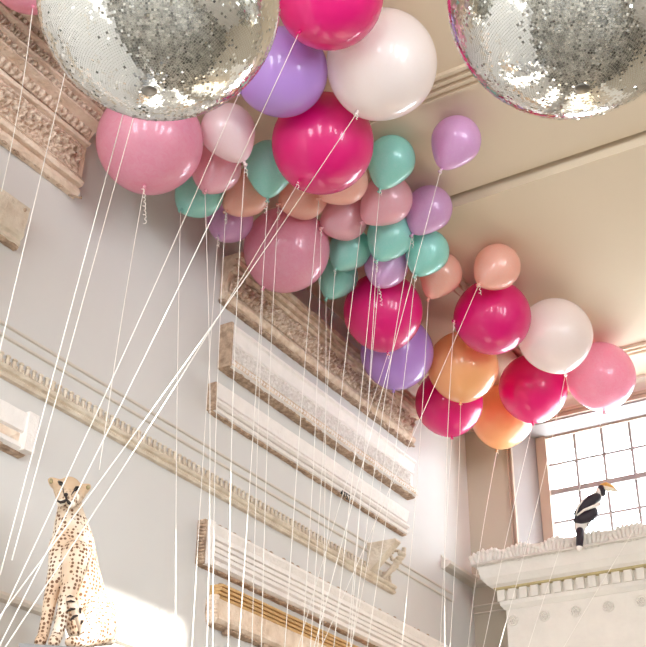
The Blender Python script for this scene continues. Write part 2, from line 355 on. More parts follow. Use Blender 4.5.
# 4 plain double roll, with inventory number
Y0, Y1 = 4.68, 6.97
t = empty('plaster_moulding', (XL, 5.8, 2.9+CZ), 'plain white plaster moulding cast with two rolls and a painted inventory number', 'plaster cast', 'plaster casts on the left wall')
prof = Z([(0, 2.862), (.03, 2.862), (.046, 2.866), (.052, 2.878), (.044, 2.890), (.022, 2.893), (.022, 2.899), (.048, 2.902), (.062, 2.912), (.062, 2.926), (.048, 2.936), (.024, 2.94), (.028, 2.948), (.044, 2.954), (.048, 2.97), (.06, 3.015), (.062, 3.03), (0, 3.03)])
b = MB(); b.extr(prof, Y0, Y1, 50, wob=.0008); part(b, 'moulding_body', M['plaster_w'], t)
b = MB(); b.box(XL, XL+.058, Y0-.018, Y0, 2.862+CZ, 3.03+CZ); chips(b, Y0, Y1, 2.862, .045, 40, .007); part(b, 'broken_edge_and_shade', M['edge'], t)
# number 4757
cu = bpy.data.curves.new('inventory_number', 'FONT'); cu.body = '4757'; cu.size = .062; cu.extrude = .001; cu.space_character = 1.05; cu.offset = .0012
to = bpy.data.objects.new('tmp_text', cu); C.objects.link(to)
dg = bpy.context.evaluated_depsgraph_get(); me = bpy.data.meshes.new_from_object(to.evaluated_get(dg)); bpy.data.objects.remove(to)
me.name = 'inventory_number'; me.materials.clear(); me.materials.append(M['ink'])
no = bpy.data.objects.new('inventory_number', me); C.objects.link(no); no.parent = t
pn = onX(340.5, 495.5, XL+.0635)
no.matrix_local = Matrix.Translation(Vector(pn)-Vector(t.location)) @ Matrix(((0, 0, 1, 0), (1, 0, 0, 0), (0, 1, 0, 0), (0, 0, 0, 1)))
no['label'] = 'black painted number 4757'

# 5 rail with leaf crest
Y1 = 6.81
t = empty('plaster_rail', (XL, 4, 2.4+CZ), 'narrow cream plaster rail crested with small upright leaves, running above the head of the cheetah', 'plaster cast', 'plaster casts on the left wall')
b = MB(); b.extr(Z([(0, 2.395), (.025, 2.397), (.034, 2.408), (.026, 2.42), (.02, 2.424), (.034, 2.43), (.042, 2.442), (.03, 2.456), (0, 2.46)]), 1.8, Y1, 30); part(b, 'rail_body', M['plaster_c'], t)
b = MB(); y = 1.85
while y < Y1-.02:
    b.ell((XL+.006, y, 2.485+CZ), (.012, .011, .030), seg=8, ring=6)
    b.ell((XL+.010, y, 2.508+CZ), (.010, .015, .008), seg=8, ring=5)
    b.ell((XL+.005, y+.02, 2.475+CZ), (.008, .006, .016), seg=6, ring=5)
    y += .042
part(b, 'leaf_crest', M['plaster_c'], t)

# 6 cast 5 low
Y0, Y1 = 4.68, 7.5
t = empty('plaster_frieze', (XL, 5.9, 2.0+CZ), 'white ribbed plaster cast with toothed end, between leaf-crested rail and ochre-striped cast', 'plaster cast', 'plaster casts on the left wall')
prof = Z([(0, 1.98), (.045, 1.98), (.064, 1.99), (.066, 2.012), (.052, 2.02), (.03, 2.025), (.03, 2.032), (.052, 2.038), (.054, 2.056), (.034, 2.060), (.054, 2.066), (.056, 2.086), (.036, 2.090), (.058, 2.096), (.060, 2.116), (.04, 2.12), (.064, 2.126), (.066, 2.150), (.044, 2.155), (.07, 2.19), (.07, 2.205), (0, 2.205)])
b = MB(); b.extr(prof, Y0+.05, Y1, 50, wob=.0012); part(b, 'frieze_body', M['plaster_w'], t)
b = MB(); b.box(XL, XL+.07, Y0, Y0+.05, 1.975+CZ, 2.215+CZ); part(b, 'end_block', M['plaster_w'], t)
b = MB(); b.box(XL, XL+.05, Y0-.02, Y0, 1.975+CZ, 2.215+CZ)
for i in range(12): b.ell((XL+.035, Y0-.02, 1.985+CZ+.019*i), (.026, .014, .0085), seg=8, ring=6)
chips(b, Y0, Y1, 1.98, .05, 60, .009)
yy = Y0+.1
while yy < Y1-.2: b.ell((XL+.055, yy, 2.21+CZ), (.012, .018, random.uniform(.004, .014)), seg=7, ring=5); yy += random.uniform(.05, .16)
part(b, 'broken_edge_and_shade', M['edge'], t)

# 7 ochre striped cast with scalloped end
Y0, Y1 = 4.80, 7.5
t = empty('plaster_frieze', (XL, 5.9, 1.7+CZ), 'tan plaster cast with ochre stripes and scalloped end, lowest of the stacked casts', 'plaster cast', 'plaster casts on the left wall')
prof = Z([(0, 1.695), (.05, 1.70), (.07, 1.715), (.07, 1.735), (.05, 1.745), (.045, 1.75), (.05, 1.83), (0, 1.835)])
b = MB(); b.extr(prof, Y0, Y1, 50, wob=.0012)
for i in range(9):
    a = math.pi*i/8; b.ell((XL+.03, Y0-.012*math.sin(a)-.005, 1.77+CZ-.06*math.cos(a)), (.045, .02, .017), seg=10, ring=6)
part(b, 'frieze_body', M['plaster_b'], t)
b = MB()
for (p, z) in ((.055, 1.838), (.064, 1.856), (.075, 1.874), (.085, 1.892)):
    b.extr(Z([(0, z-.008), (p, z-.008), (p+.006, z), (p, z+.006), (0, z+.008)]), Y0, Y1, 30, wob=.0008)
part(b, 'ochre_reeding', M['ochre'], t)
b = MB(); chips(b, Y0, Y1, 1.695, .06, 60, .010)
for (y, r) in ((4.93, .020), (5.28, .034), (5.36, .026), (5.7, .02)): b.ell((XL+.03, y, 1.68+CZ), (.03, r, r), seg=9, ring=6)
for y in (4.84, 5.0, 5.26, 5.62, 5.9): b.ell((XL+.04, y, 1.905+CZ), (.014, .022, .012), seg=8, ring=5)
part(b, 'broken_edge_and_shade', M['edge'], t)

# small casts cut by the left edge of the photo
Y1 = 3.12
t = empty('plaster_slab', (XL, 2.4, 3.1+CZ), 'small cream speckled plaster slab just below the big projecting cornice at the left edge', 'plaster cast', 'plaster casts on the left wall')
b = MB(); b.extr(Z([(0, 3.05), (.03, 3.05), (.045, 3.06), (.04, 3.085), (.055, 3.095), (.065, 3.11), (.055, 3.115), (.07, 3.245), (.075, 3.255), (0, 3.26)]), 2.0, Y1, 20, wob=.001); part(b, 'slab_body', M['plaster_c'], t)
b = MB(); chips(b, 2.0, Y1, 3.05, .05, 26, .012); b.ell((XL+.06, Y1-.03, 3.235+CZ), (.02, .012, .012), seg=8, ring=6); part(b, 'broken_edge_and_shade', M['edge'], t)
Y1 = 3.35
t = empty('plaster_slab', (XL, 2.8, 2.1+CZ), 'short white plaster slab below the leaf-crested rail, at the left edge beside the cheetah', 'plaster cast', 'plaster casts on the left wall')
b = MB(); b.extr(Z([(0, 2.078), (.05, 2.08), (.07, 2.09), (.06, 2.11), (.05, 2.115), (.055, 2.16), (.07, 2.165), (.08, 2.25), (0, 2.26)]), 2.2, Y1, 20, wob=.001)
b.box(XL, XL+.088, Y1-.05, Y1+.01, 2.08+CZ, 2.262+CZ); part(b, 'slab_body', M['plaster_w'], t)
b = MB(); carved(b, 2.2, Y1-.06, 2.12, 2.158, .053, .056, .08, .008, 'lace', .006); part(b, 'carved_strip', M['plaster_b'], t)
b = MB(); chips(b, 2.2, Y1, 2.08, .06, 20, .012); part(b, 'broken_edge_and_shade', M['edge'], t)

# corbel
t = empty('plaster_corbel', (XL, 6.55, 2.5+CZ), 'wedge-shaped plaster corbel with a carved leaf on its face, projecting across the thin wall mouldings', 'plaster cast', 'plaster casts on the left wall')
b = MB(); ya, yb = 6.47, 6.54
P3 = [(0, 2.44), (0, 2.65), (.215, 2.648), (.218, 2.635)]
vs = [(XL+p, y, z+CZ) for y in (ya, yb) for p, z in P3]
b.add(vs, [(0, 1, 2, 3), (4, 7, 6, 5), (0, 4, 5, 1), (1, 5, 6, 2), (2, 6, 7, 3), (3, 7, 4, 0)]); part(b, 'wedge_body', M['plaster_c'], t)
b = MB()
for i in range(7):
    u = i/6; b.ell((XL+.17-.14*u, 6.64+.03*math.sin(3*u), 2.60+CZ-.13*u), (.03, .035-.015*u, .014), seg=10, ring=6)
for i in range(8):
    a = 2*math.pi*i/8; b.ell((XL+.12+.035*math.cos(a), 6.645, 2.60+CZ+.035*math.sin(a)), (.014, .02, .012), seg=8, ring=5)
b.tube([(XL+.02, 6.62, 2.44+CZ), (XL+.09, 6.66, 2.52+CZ), (XL+.17, 6.66, 2.60+CZ), (XL+.19, 6.64, 2.64+CZ)], [.01, .02, .02, .014], 8)
part(b, 'carved_leaf', M['plaster_c'], t)

# ---------------------------------------------------------------- stone doorcase by the far wall
X0, YD = None, 7.78
p0 = onY(508, 640, YD); X0 = p0[0]
ks = [(470, 552.4), (474, 566.5), (478, 570), (480.7, 579), (496.4, 589.6), (499, 599.5), (508, 607.8)]
pf = []
for (x, y) in ks:
    r = ray(x, y); tt = (X0-YD)/(r[0]-r[1]); q = O+r*tt; pf.append((X0-q[0], q[2]))
XE = X0+2.7
door = empty('stone_doorcase', ((X0+XE)/2, YD+.1, 0), 'carved white stone doorcase with dentils, rosettes and leafy crest under the window', 'doorcase')
def wrap(b, prof, zt=None):
    """horizontal moulding that turns the left and right corners and dies into the wall"""
    n = len(prof); vs = []
    for (s, z) in prof: vs += [(X0-s, YF, z), (X0-s, YD-s, z), (XE+s, YD-s, z), (XE+s, YF, z)]
    fs = [(i*4+j, i*4+j+1, (i+1)*4+j+1, (i+1)*4+j) for i in range(n-1) for j in range(3)]
    fs += [(0, 3, 2, 1), ((n-1)*4, (n-1)*4+1, (n-1)*4+2, (n-1)*4+3)]
    b.add(vs, fs)
zt = pf[0][1]; zc1 = pf[1][1]; zo = pf[4][1]; zd = pf[5][1]; zf = pf[6][1]
b = MB(); prof = [(-.04, zf-.02), (.006, zf-.018), (.030, zf+.010), (.034, zd-.016), (.010, zd-.012), (.010, zo-.004), (pf[4][0]+.0, zo), (pf[3][0]-.035, pf[3][1]-.045), (pf[3][0], pf[3][1]), (pf[2][0], pf[2][1]), (pf[1][0]-.015, zc1), (pf[0][0]-.02, zt-.03)]
wrap(b, prof); cor = part(b, 'cornice', M['stone'], door)
b = MB(); wrap(b, [(pf[4][0]-.01, zo-.006), (pf[4][0]+.012, zo-.004), (pf[4][0]+.016, zo+.008), (pf[4][0]-.01, zo+.016)]); part(b, 'olive_fillet', M['olive'], door, cor)
b = MB()                                                     # upright leaf crest
sx = pf[0][0]; x = X0-sx+.005; i = 0
hh = zt-zc1
while x < XE+sx:
    ph = (i % 9)/8-.5; hgt = hh*(.74+.30*(1-4*ph*ph))*random.uniform(.9, 1.1)      # fans of nine tongues
    rt_ = Matrix.Rotation(ph*.9, 3, 'Y')
    b.ell((x, YD-sx+.024, zc1+hgt*.5), (.016, .020, hgt*.62), rt_, seg=8, ring=8)
    b.ell((x+.012*ph, YD-sx+.012, zc1+hgt*random.uniform(.80, .93)), (.018, .014, .018), rt_, seg=8, ring=6)
    if i % 3 == 0: b.ell((x, YD-sx+.012, zc1+hgt*.35), (.014, .012, .02), seg=7, ring=5)
    x += .029*random.uniform(.85, 1.15); i += 1
b.tube([(X0-sx, YD-sx+.01, zc1+.008), (XE+sx, YD-sx+.01, zc1+.008)], .010, 8)
y = YD-sx+.03
while y < YF: b.ell((X0-sx+.016, y, zc1+hh*.5), (.018, .013, hh*.55), seg=8, ring=8); y += .034
b.box(X0-sx+.02, XE+sx-.02, YD-sx+.02, YF, zt-.035, zt-.012)
part(b, 'leaf_crest', M['stone'], door, cor)
# dentils
for k in range(34):
    x = X0-.045+k*.086
    if x > XE-.03: break
    b = MB(); b.box(x, x+.056, YD-.040, YD+.0, zd-.014, zo-.003); part(b, 'dentil', M['stone'], door, cor)
for k in range(4):
    y = YD+.075+k*.086
    if y > YF-.06: break
    b = MB(); b.box(X0-.040, X0, y, y+.056, zd-.014, zo-.003); part(b, 'dentil', M['stone'], door, cor)
b = MB(); zb = 2.12+CZ; b.box(X0, XE, YD, YF, zb, zf-.015); b.box(X0+.036, XE-.036, YD+.036, YF, zf-.015, zo+.05); frz = part(b, 'frieze', M['stone'], door)
for k in range(10):
    x = X0+.05+.235*k
    if x > XE-.05: break
    b = MB(); c = (x, YD-.004, zf-.10)
    pts = [(c[0]+.036*math.cos(a), c[1], c[2]+.036*math.sin(a)) for a in np.linspace(0, 2*math.pi, 21)]
    b.tube(pts, .0065, 6)
    for a in range(6): b.ell((c[0]+.018*math.cos(a*1.047), c[1], c[2]+.018*math.sin(a*1.047)), (.009, .006, .009), seg=8, ring=5)
    b.ell(c, (.008, .010, .008), seg=8, ring=6); part(b, 'rosette', M['stone'], door, frz)
b = MB(); b.box(X0+.02, XE-.02, YD-.03, YD+.01, zb-.03, zb+.02); b.box(X0+.4, XE-.4, YD-.02, YD+.02, zb-.05, zb-.03); part(b, 'architrave', M['stone'], door)
for (xa, xb) in ((X0, X0+.42), (XE-.42, XE)):
    b = MB(); b.box(xa, xb, YD+.005, YF, 0, zb-.0301); b.box(xa+.06, xb-.06, YD-.008, YD+.005, .4, zb-.28)
    pil = part(b, 'pilaster', M['stone'], door)
    b = MB()
    for i in range(8): b.ell((xa+.04+i*(xb-xa-.08)/7, YD-.005, zb-.10), (.025, .035, .05), seg=10, ring=7)
    part(b, 'capital', M['stone'], door, pil)
b = MB(); b.box(X0+.42, XE-.42, YD+.18, YD+.23, 0, zb-.03); part(b, 'door_leaf', M['door'], door)

# ---------------------------------------------------------------- mirror balls
D_BALL = .8
def mirror_mesh():
    rad = D_BALL/2; rows = 150; V = []; F = []; MI = []
    dlat = math.pi/rows
    for i in range(3, rows-3):
        th = (i+.5)*dlat; n = max(6, int(round(2*math.pi*math.sin(th)/dlat))); da = 2*math.pi/n
        for k in range(n):
            ph = k*da
            nv = Vector((math.sin(th)*math.cos(ph), math.sin(th)*math.sin(ph), math.cos(th)))
            big = random.random() < .20; sg = .12 if big else .016
            e1 = Vector((math.cos(th)*math.cos(ph), math.cos(th)*math.sin(ph), -math.sin(th))); e2 = nv.cross(e1)
            a1, a2 = random.gauss(0, sg), random.gauss(0, sg)
            f1 = e1+nv*a1; f2 = e2+nv*a2; h1 = rad*dlat*.455; h2 = rad*math.sin(th)*da*.455
            c = nv*(rad+.0006); q = len(V)
            V += [c-f1*h1-f2*h2, c+f1*h1-f2*h2, c+f1*h1+f2*h2, c-f1*h1+f2*h2]
            F.append((q, q+1, q+2, q+3))
    me = bpy.data.meshes.new('mirror_tiles'); me.from_pydata([tuple(v) for v in V], [], F); me.update(); return me
mt = bpy.data.materials.new('mirror_tile'); mt.use_nodes = True; p = mt.node_tree.nodes['Principled BSDF']
p.inputs['Base Color'].default_value = (.90, .91, .88, 1); p.inputs['Metallic'].default_value = 1; p.inputs['Roughness'].default_value = .06
core = mat('grey_ball_core', srgb(206, 204, 194), .5, metal=.4)
mm = mirror_mesh(); mm.materials.append(mt)
def mirror_ball(px, py, dpx, label):
    c = onT(px, py, FP*D_BALL/dpx)
    t = empty('mirror_ball', tuple(c), label, 'mirror ball', 'mirror balls hanging from the ceiling')
    b = MB(); b.ell((0, 0, 0), D_BALL/2-.0012, seg=72, ring=48)
    o = b.build('ball_core', core, t)
    o = bpy.data.objects.new('mirror_tiles', mm); C.objects.link(o); o.parent = t; o.rotation_euler = (0, 0, random.random()*6)
    b = MB(); b.lathe([(.001, -.403), (.02, -.4035), (.026, -.400), (.026, -.392), (.001, -.390)], 20); b.build('end_cap', M['steel'], t)
    top = (H+.045 if c[1] < 5.3 else H)-c[2]
    b = MB(); b.lathe([(.001, .39), (.03, .395), (.03, .41), (.012, .425), (.005, .43), (.005, top-.02), (.03, top-.015), (.04, top-.001), (.001, top)], 16); b.build('hanging_rod', M['steel'], t)
    return t
mirror_ball(160, -1, 230, 'left mirror ball, hanging in front of the big plaster cornice')
mirror_ball(570, -4, 230, 'right mirror ball, hanging alone in front of the bare ceiling')

# ---------------------------------------------------------------- balloons
TIE = onT(-75, 757, 3.1)
# colour, centre px, diameter px, knot px, string end (px or 'T'), curl length, big?, label
BL = [
 ('hot', 330, -5, 104, (302, 36), 'T', .0, 1, 'big hot pink balloon cut by the top edge, beside the left mirror ball'),
 ('purple', 283, 72, 88, (243, 94), 'T', .03, 1, 'big lilac purple balloon nearest the left mirror ball, above the blush and teal balloons'),
 ('white', 382, 64, 108, (358, 113), 'T', .05, 1, 'biggest white balloon, near the top beside the hot pink ones'),
 ('hot', 323, 143, 101, (300, 184), 'T', .05, 1, 'big hot pink balloon directly below the upper purple and the biggest white one'),
 ('pink', 150, 141, 104, (149, 188), (100, 470), .22, 1, 'big rose pink balloon half hidden behind the left mirror ball'),
 ('pink', 287, 249, 86, (265, 287), (252, 655), .0, 1, 'big rose pink balloon mid-cluster, over the near end of the tan scrolled cast'),
 ('hot', 383, 311, 79, (387, 351), (297, 655), .05, 1, 'big hot pink balloon below the teal balloons, in front of the lower purple one'),
 ('purple', 397, 352, 73, (393, 388), (348, 655), .0, 1, 'big purple balloon tucked under a hot pink one, by the tan cast\'s far end'),
 ('hot', 449, 402, 67, (450, 434), (440, 655), .0, 1, 'lowest hot pink balloon, below and left of the orange ones'),
 ('orange', 463, 366, 70, (459, 400), (449, 655), .0, 1, 'upper orange balloon, touching the hot pink ones above and below it'),
 ('hot', 493, 317, 75, (455, 321), (446, 655), .06, 1, 'hot pink balloon directly below the free peach balloon, left of the white one'),
 ('white', 555, 335, 73, (562, 371), (496, 655), .0, 1, 'white balloon on the right between hot pink and rose pink ones'),
 ('hot', 533, 388, 67, (530, 420), (482, 655), .0, 1, 'hot pink balloon right of the lower orange one, under the white one'),
 ('orange', 502, 416, 62, (496, 448), (468, 655), .03, 1, 'lower orange balloon, hanging in front of the window recess corner'),
 ('pink', 601, 376, 66, (601, 409), (526, 655), .05, 1, 'rightmost rose pink balloon, just above the window'),
 ('blush', 228, 131, 54, (245, 164), (230, 655), .09, 0, 'pale blush pearl balloon right of the big rose pink one by the mirror ball'),
 ('rose', 216, 168, 50, (208, 192), (205, 655), .0, 0, 'small rose pearl balloon squeezed between the blush and the leftmost teal one'),
 ('teal', 199, 194, 48, (185, 211), (176, 655), .0, 0, 'leftmost small teal balloon, lower right of the big rose pink one'),
 ('orchid', 230, 220, 46, (221, 237), (192, 655), .08, 0, 'small dusky orchid balloon at the lower left of the cluster, above the tan frieze end'),
 ('peach', 246, 193, 48, (229, 212), (214, 655), .10, 0, 'small peach balloon, leftmost of the peach ones'),
 ('teal', 270, 166, 50, (268, 200), (238, 655), .10, 0, 'small teal balloon directly left of the big hot pink one in the centre'),
 ('peach', 304, 197, 46, (281, 206), (262, 655), .12, 0, 'small peach balloon just below the knot of the central hot pink balloon'),
 ('peach', 344, 181, 48, (321, 199), (285, 655), .0, 0, 'small peach balloon showing only a crescent behind the central hot pink one'),
 ('rose', 345, 218, 46, (323, 229), (300, 655), .06, 0, 'left one of two side-by-side small rose balloons, below the central hot pink one'),
 ('rose', 387, 200, 50, (363, 222), (318, 655), .0, 0, 'right one of two side-by-side small rose balloons, directly below the pear-shaped teal'),
 ('teal', 391, 160, 48, (378, 195), (332, 655), .05, 0, 'small pear-shaped teal balloon under the biggest white one'),
 ('orchid', 456, 141, 49, (438, 175), (312, 655), .04, 0, 'small orchid balloon floating highest and apart against the bare ceiling'),
 ('orchid', 429, 209, 46, (412, 235), (352, 655), .10, 0, 'small orchid balloon between the free-floating orchid one and the rightmost teal'),
 ('teal', 390, 236, 46, (377, 260), (345, 655), .09, 0, 'small teal balloon left of the rightmost teal, above a small orchid one'),
 ('teal', 427, 252, 44, (415, 275), (365, 655), .05, 0, 'rightmost small teal balloon of the cluster'),
 ('teal', 350, 249, 42, (336, 269), (310, 655), .05, 0, 'small teal balloon beside the mid-cluster big rose one, just above the lowest teal'),
 ('teal', 338, 277, 40, (327, 298), (322, 655), .0, 0, 'lowest small teal balloon, at the lower right of a big rose pink one'),
 ('orchid', 386, 266, 44, (378, 285), (350, 655), .12, 0, 'small orchid balloon in front of the top of a big hot pink one'),
 ('peach', 441, 274, 42, (428, 299), (400, 655), .0, 0, 'small peach balloon right of and behind the rightmost teal one'),
 ('peach', 497, 267, 46, (478, 284), (318, 655), .08, 0, 'small peach balloon sitting on top of a hot pink one, apart from the cluster'),
 ('pink', 30, -30, 80, (37, 8), (0, 190), .0, 1, 'rose pink balloon peeping out above the big plaster cornice at the top left corner'),
 ('white', 716, 372, 66, (708, 408), (560, 655), .0, 1, 'white balloon floating beyond the right side of the window'),
]
def balloon_profile(big):
    pts = []; n = 36
    for i in range(n+1):
        a = math.pi*i/n                                  # 0 = crown, pi = neck
        if big: r = math.sin(a)*(1-.02*math.cos(a)); z = math.cos(a)
        else: r = math.sin(a); z = math.cos(a)
        if z < 0:
            k = -z
            if big: z = -(k+.07*k**5); r = r*(1-.04*k**3)
            else: z = -(k+.33*k**3); r = r*(1-.16*k**2)
        if not big and z > 0: z *= 1.04
        pts.append((max(r, .028), z))
    return pts
PB, PS = balloon_profile(True), balloon_profile(False)
def unit_mesh(big, col):
    b = MB(); b.lathe((PB if big else PS)[::-1], 48); me = b.mesh('balloon_skin'); me.materials.append(L[col]); return me
def knot_mesh(big, col):
    zk = (PB if big else PS)[-1][1]; s = .55 if big else 1
    b = MB(); b.lathe([(.034*s, zk+.03), (.05*s, zk-.02*s), (.07*s, zk-.05*s), (.04*s, zk-.085*s), (.045*s, zk-.10*s), (.095*s, zk-.17*s), (.09*s, zk-.18*s), (.01, zk-.14*s)], 14)
    me = b.mesh('knot'); me.materials.append(L[col]); return me
cache = {}
def ceil_z(y): return H+.045 if y < 5.15 else H
placed = []
for (col, x, y, dpx, kn, end, curl, big, label) in BL:
    r = ray(x, y); q = 1.07 if big else 1.33
    kx, ky = (kn[0]-x)/(q*dpx/2), -(kn[1]-y)/(q*dpx/2); l = math.hypot(kx, ky)
    if l > .97: kx, ky = kx*.97/l, ky*.97/l; l = .97
    ax = R @ np.array([kx, ky, math.sqrt(1-l*l)]); ax /= np.linalg.norm(ax)   # neck direction
    zc = 4.205; t_ = 0
    for it in range(3):
        Dm = zc/(FP/dpx*r[2]+.51); t_ = FP*Dm/dpx; zc = ceil_z((r*t_)[1])-CZ-.006
    placed.append([col, r, dpx, kn, end, curl, big, label, ax, t_])
# keep the skins from running through one another: slide the nearer of two towards the camera at the same apparent size
for it in range(60):
    moved = False
    for a in placed:
        P_, r_ = O+a[1]*a[9], a[2]*a[9]/FP/2
        lim = XL+r_*1.06+.01
        if 4.4 < P_[1] < 7.45 and P_[2]-r_ < 3.93+CZ: lim = XL+.155+r_*(.86 if P_[2]-r_*.5 > 3.93+CZ else 1)
        if a[3][0] > 40 and P_[0] < lim: a[9] *= .992; moved = True
    for i in range(len(placed)):
        for j in range(i+1, len(placed)):
            a, c = placed[i], placed[j]; ra, rc_ = a[2]*a[9]/FP/2, c[2]*c[9]/FP/2
            dist = np.linalg.norm(a[1]*a[9]-c[1]*c[9])
            if dist < .985*(ra+rc_):
                (a if a[9] < c[9] else c)[9] *= .994; moved = True
    if not moved: break
def world_path(kp, end, ei):
    if isinstance(end, str):
        off = np.array([.05*math.sin(ei*2.1), .05*math.cos(ei*1.7), 0]); e = TIE+off
        n = 24; return [kp+(e-kp)*i/n+np.array([0, 0, -.05*math.sin(math.pi*i/n)]) for i in range(n+1)]
    rr = ray(*end); hd = math.hypot(kp[0], kp[1]); t1 = .95*hd/math.hypot(rr[0], rr[1])
    if rr[0] < 0: t1 = min(t1, -3.40/rr[0])
    e = O+rr*t1; n = 20
    bow = random.uniform(-.02, .02)
    return [kp+(e-kp)*i/n+np.array([bow*math.sin(math.pi*i/n), bow*math.sin(2.3*i/n), 0]) for i in range(n+1)]
for ei, (col, r, dpx, kn, end, curl, big, label, ax, t_) in enumerate(placed):
    c = O+r*t_; rad = dpx*t_/FP/2
    g = 'large round balloons under the ceiling' if big else 'small pearly balloons under the ceiling'
    t = empty('balloon', tuple(c), label, 'balloon', g)
    key = (big, col)
    if key not in cache: cache[key] = (unit_mesh(big, col), knot_mesh(big, col))
    rot = (-Vector(ax)).to_track_quat('Z', 'Y').to_matrix().to_4x4()
    for me, nm in zip(cache[key], ('balloon_skin', 'knot')):
        o = bpy.data.objects.new(nm, me); C.objects.link(o); o.parent = t; o.matrix_local = rot @ Matrix.Diagonal((rad, rad, rad, 1))
    zk = -((PB if big else PS)[-1][1])+(.06 if big else .11)
    kp = c+ax*rad*zk
    b = MB(); pts = world_path(kp, end, ei); b.tube(pts, isinstance(end, str) and .0019 or .0018, 5)
    if isinstance(end, str):   # the ribbon is doubled where it is long
        pass
    s = b.build('string', M['ribbon'], t, origin=tuple(c)); s.location = (0, 0, 0); s['label'] = 'long white ribbon string'
    if curl:
        b = MB(); n = int(curl*330); P = []; dx_, dy_ = random.uniform(-.12, .2), random.uniform(-.1, .1)
        for i in range(n+1):
            a = i*.75; s_ = i/n; cr = .006+.003*math.sin(i*.37)
            P.append((kp[0]+cr*math.cos(a)+curl*dx_*s_+.008*min(1, 6*s_), kp[1]+cr*math.sin(a)-.012+curl*dy_*s_, kp[2]-curl*s_))
        b.tube([kp]+P, .0018, 5); o = b.build('curled_ribbon', M['ribbon'], None, origin=tuple(c)); o.location = (0, 0, 0); o.parent = s
# three more whose bodies are behind the left mirror ball; only their strings show
for ei, (x, y, col, end, label) in enumerate([
    (150, 50, 'rose', (12, 560), 'small rose balloon behind the left mirror ball, its string crossing the big rose balloon'),
    (158, -22, 'peach', (0, 575), 'small peach balloon behind the left mirror ball, low one'),
    (82, 6, 'teal', (-12, 400), 'small teal balloon behind the left side of the left mirror ball')]):
    r = ray(x, y); Dm = 4.22/(FP/58*r[2]+.51); t_ = FP*Dm/58; c = O+r*t_; rad = Dm/2
    t = empty('balloon', tuple(c), label, 'balloon', 'small pearly balloons under the ceiling')
    if (0, col) not in cache: cache[(0, col)] = (unit_mesh(0, col), knot_mesh(0, col))
    ax = np.array([.0, -.1, -1.]); rot = (-Vector(ax)).to_track_quat('Z', 'Y').to_matrix().to_4x4()
    for me, nm in zip(cache[(0, col)], ('balloon_skin', 'knot')):
        o = bpy.data.objects.new(nm, me); C.objects.link(o); o.parent = t; o.matrix_local = rot @ Matrix.Diagonal((rad, rad, rad, 1))
    kp = c+np.array([0, -.02, -1.45*rad]); rr = ray(*end); e = O+rr*3.6
    b = MB(); b.tube([kp+(e-kp)*i/16 for i in range(17)], .0021, 5); s = b.build('string', M['ribbon'], t, origin=tuple(c)); s.location = (0, 0, 0); s['label'] = 'long white ribbon string'

# ---------------------------------------------------------------- animals
def frame(P):
    """a local frame at P: right across the view, away from the viewer, up"""
    P = np.array(P); aw = np.array([P[0], P[1], 0]); aw /= np.linalg.norm(aw); rt = np.array([aw[1], -aw[0], 0]); return P, rt, aw
def fpt(fr, x, y, wd):
    P, rt, aw = fr; r = ray(x, y); t_ = ((P+aw*wd)-O) @ aw/(r @ aw); return O+r*t_
def chain(b, fr, pts, ppm, sides=18):
    """overlapping tapered balls and tubes along a joint chain"""
    P = [Vector(fpt(fr, x, y, wd)) for x, y, wd, r in pts]; Rr = [r/ppm for *_, r in pts]
    PP, RR = [], []
    for i in range(len(P)-1):
        n = 6
        for k in range(n): u = k/n; PP.append(P[i].lerp(P[i+1], u)); RR.append(Rr[i]*(1-u)+Rr[i+1]*u)
    PP.append(P[-1]); RR.append(Rr[-1])
    for p, r in zip(PP, RR): b.ell(p, r, seg=14, ring=10)
def fuse(b, name, m, root, voxel, it=6):
    o = part(b, name, m, root)
    md = o.modifiers.new('r', 'REMESH'); md.mode = 'VOXEL'; md.voxel_size = voxel; md.use_smooth_shade = True
    ms = o.modifiers.new('s', 'SMOOTH'); ms.iterations = it; ms.factor = .5
    dg = bpy.context.evaluated_depsgraph_get(); me = bpy.data.meshes.new_from_object(o.evaluated_get(dg))
    o.modifiers.clear(); old = o.data; o.data = me; me.name = name; bpy.data.meshes.remove(old)
    me.polygons.foreach_set('use_smooth', [True]*len(me.polygons))
    return o

# cheetah on a tall plinth
BC = onX(76, 644, -3.12)
fr = frame(BC)
ppm = FP/float(-(R.T @ (BC-O))[2])
cat = empty('cheetah', tuple(BC), 'stuffed spotted cheetah sitting upright on the tall grey plinth by the left wall', 'cheetah')
fur = bpy.data.materials.new('spotted_fur'); fur.use_nodes = True; n = fur.node_tree.nodes; l = fur.node_tree.links; p = n['Principled BSDF']
p.inputs['Roughness'].default_value = .8
tc = n.new('ShaderNodeTexCoord'); vo = n.new('ShaderNodeTexVoronoi'); vo.inputs['Scale'].default_value = 62; vo.inputs['Randomness'].default_value = .45
l.new(tc.outputs['Object'], vo.inputs['Vector'])
ns = n.new('ShaderNodeTexNoise'); ns.inputs['Scale'].default_value = 60; l.new(tc.outputs['Object'], ns.inputs['Vector'])
ad = n.new('ShaderNodeMath'); ad.operation = 'MULTIPLY_ADD'; ad.inputs[1].default_value = .25; l.new(ns.outputs['Fac'], ad.inputs[0]); l.new(vo.outputs['Distance'], ad.inputs[2])
rp = n.new('ShaderNodeValToRGB'); rp.color_ramp.elements[0].position = .47; rp.color_ramp.elements[1].position = .54
rp.color_ramp.elements[0].color = (1, 1, 1, 1); rp.color_ramp.elements[1].color = (0, 0, 0, 1); l.new(ad.outputs[0], rp.inputs[0])
sep = n.new('ShaderNodeSeparateXYZ'); l.new(tc.outputs['Object'], sep.inputs[0])
mr = n.new('ShaderNodeMapRange'); mr.inputs[1].default_value = .52; mr.inputs[2].default_value = .60; mr.inputs[3].default_value = 1; mr.inputs[4].default_value = 0
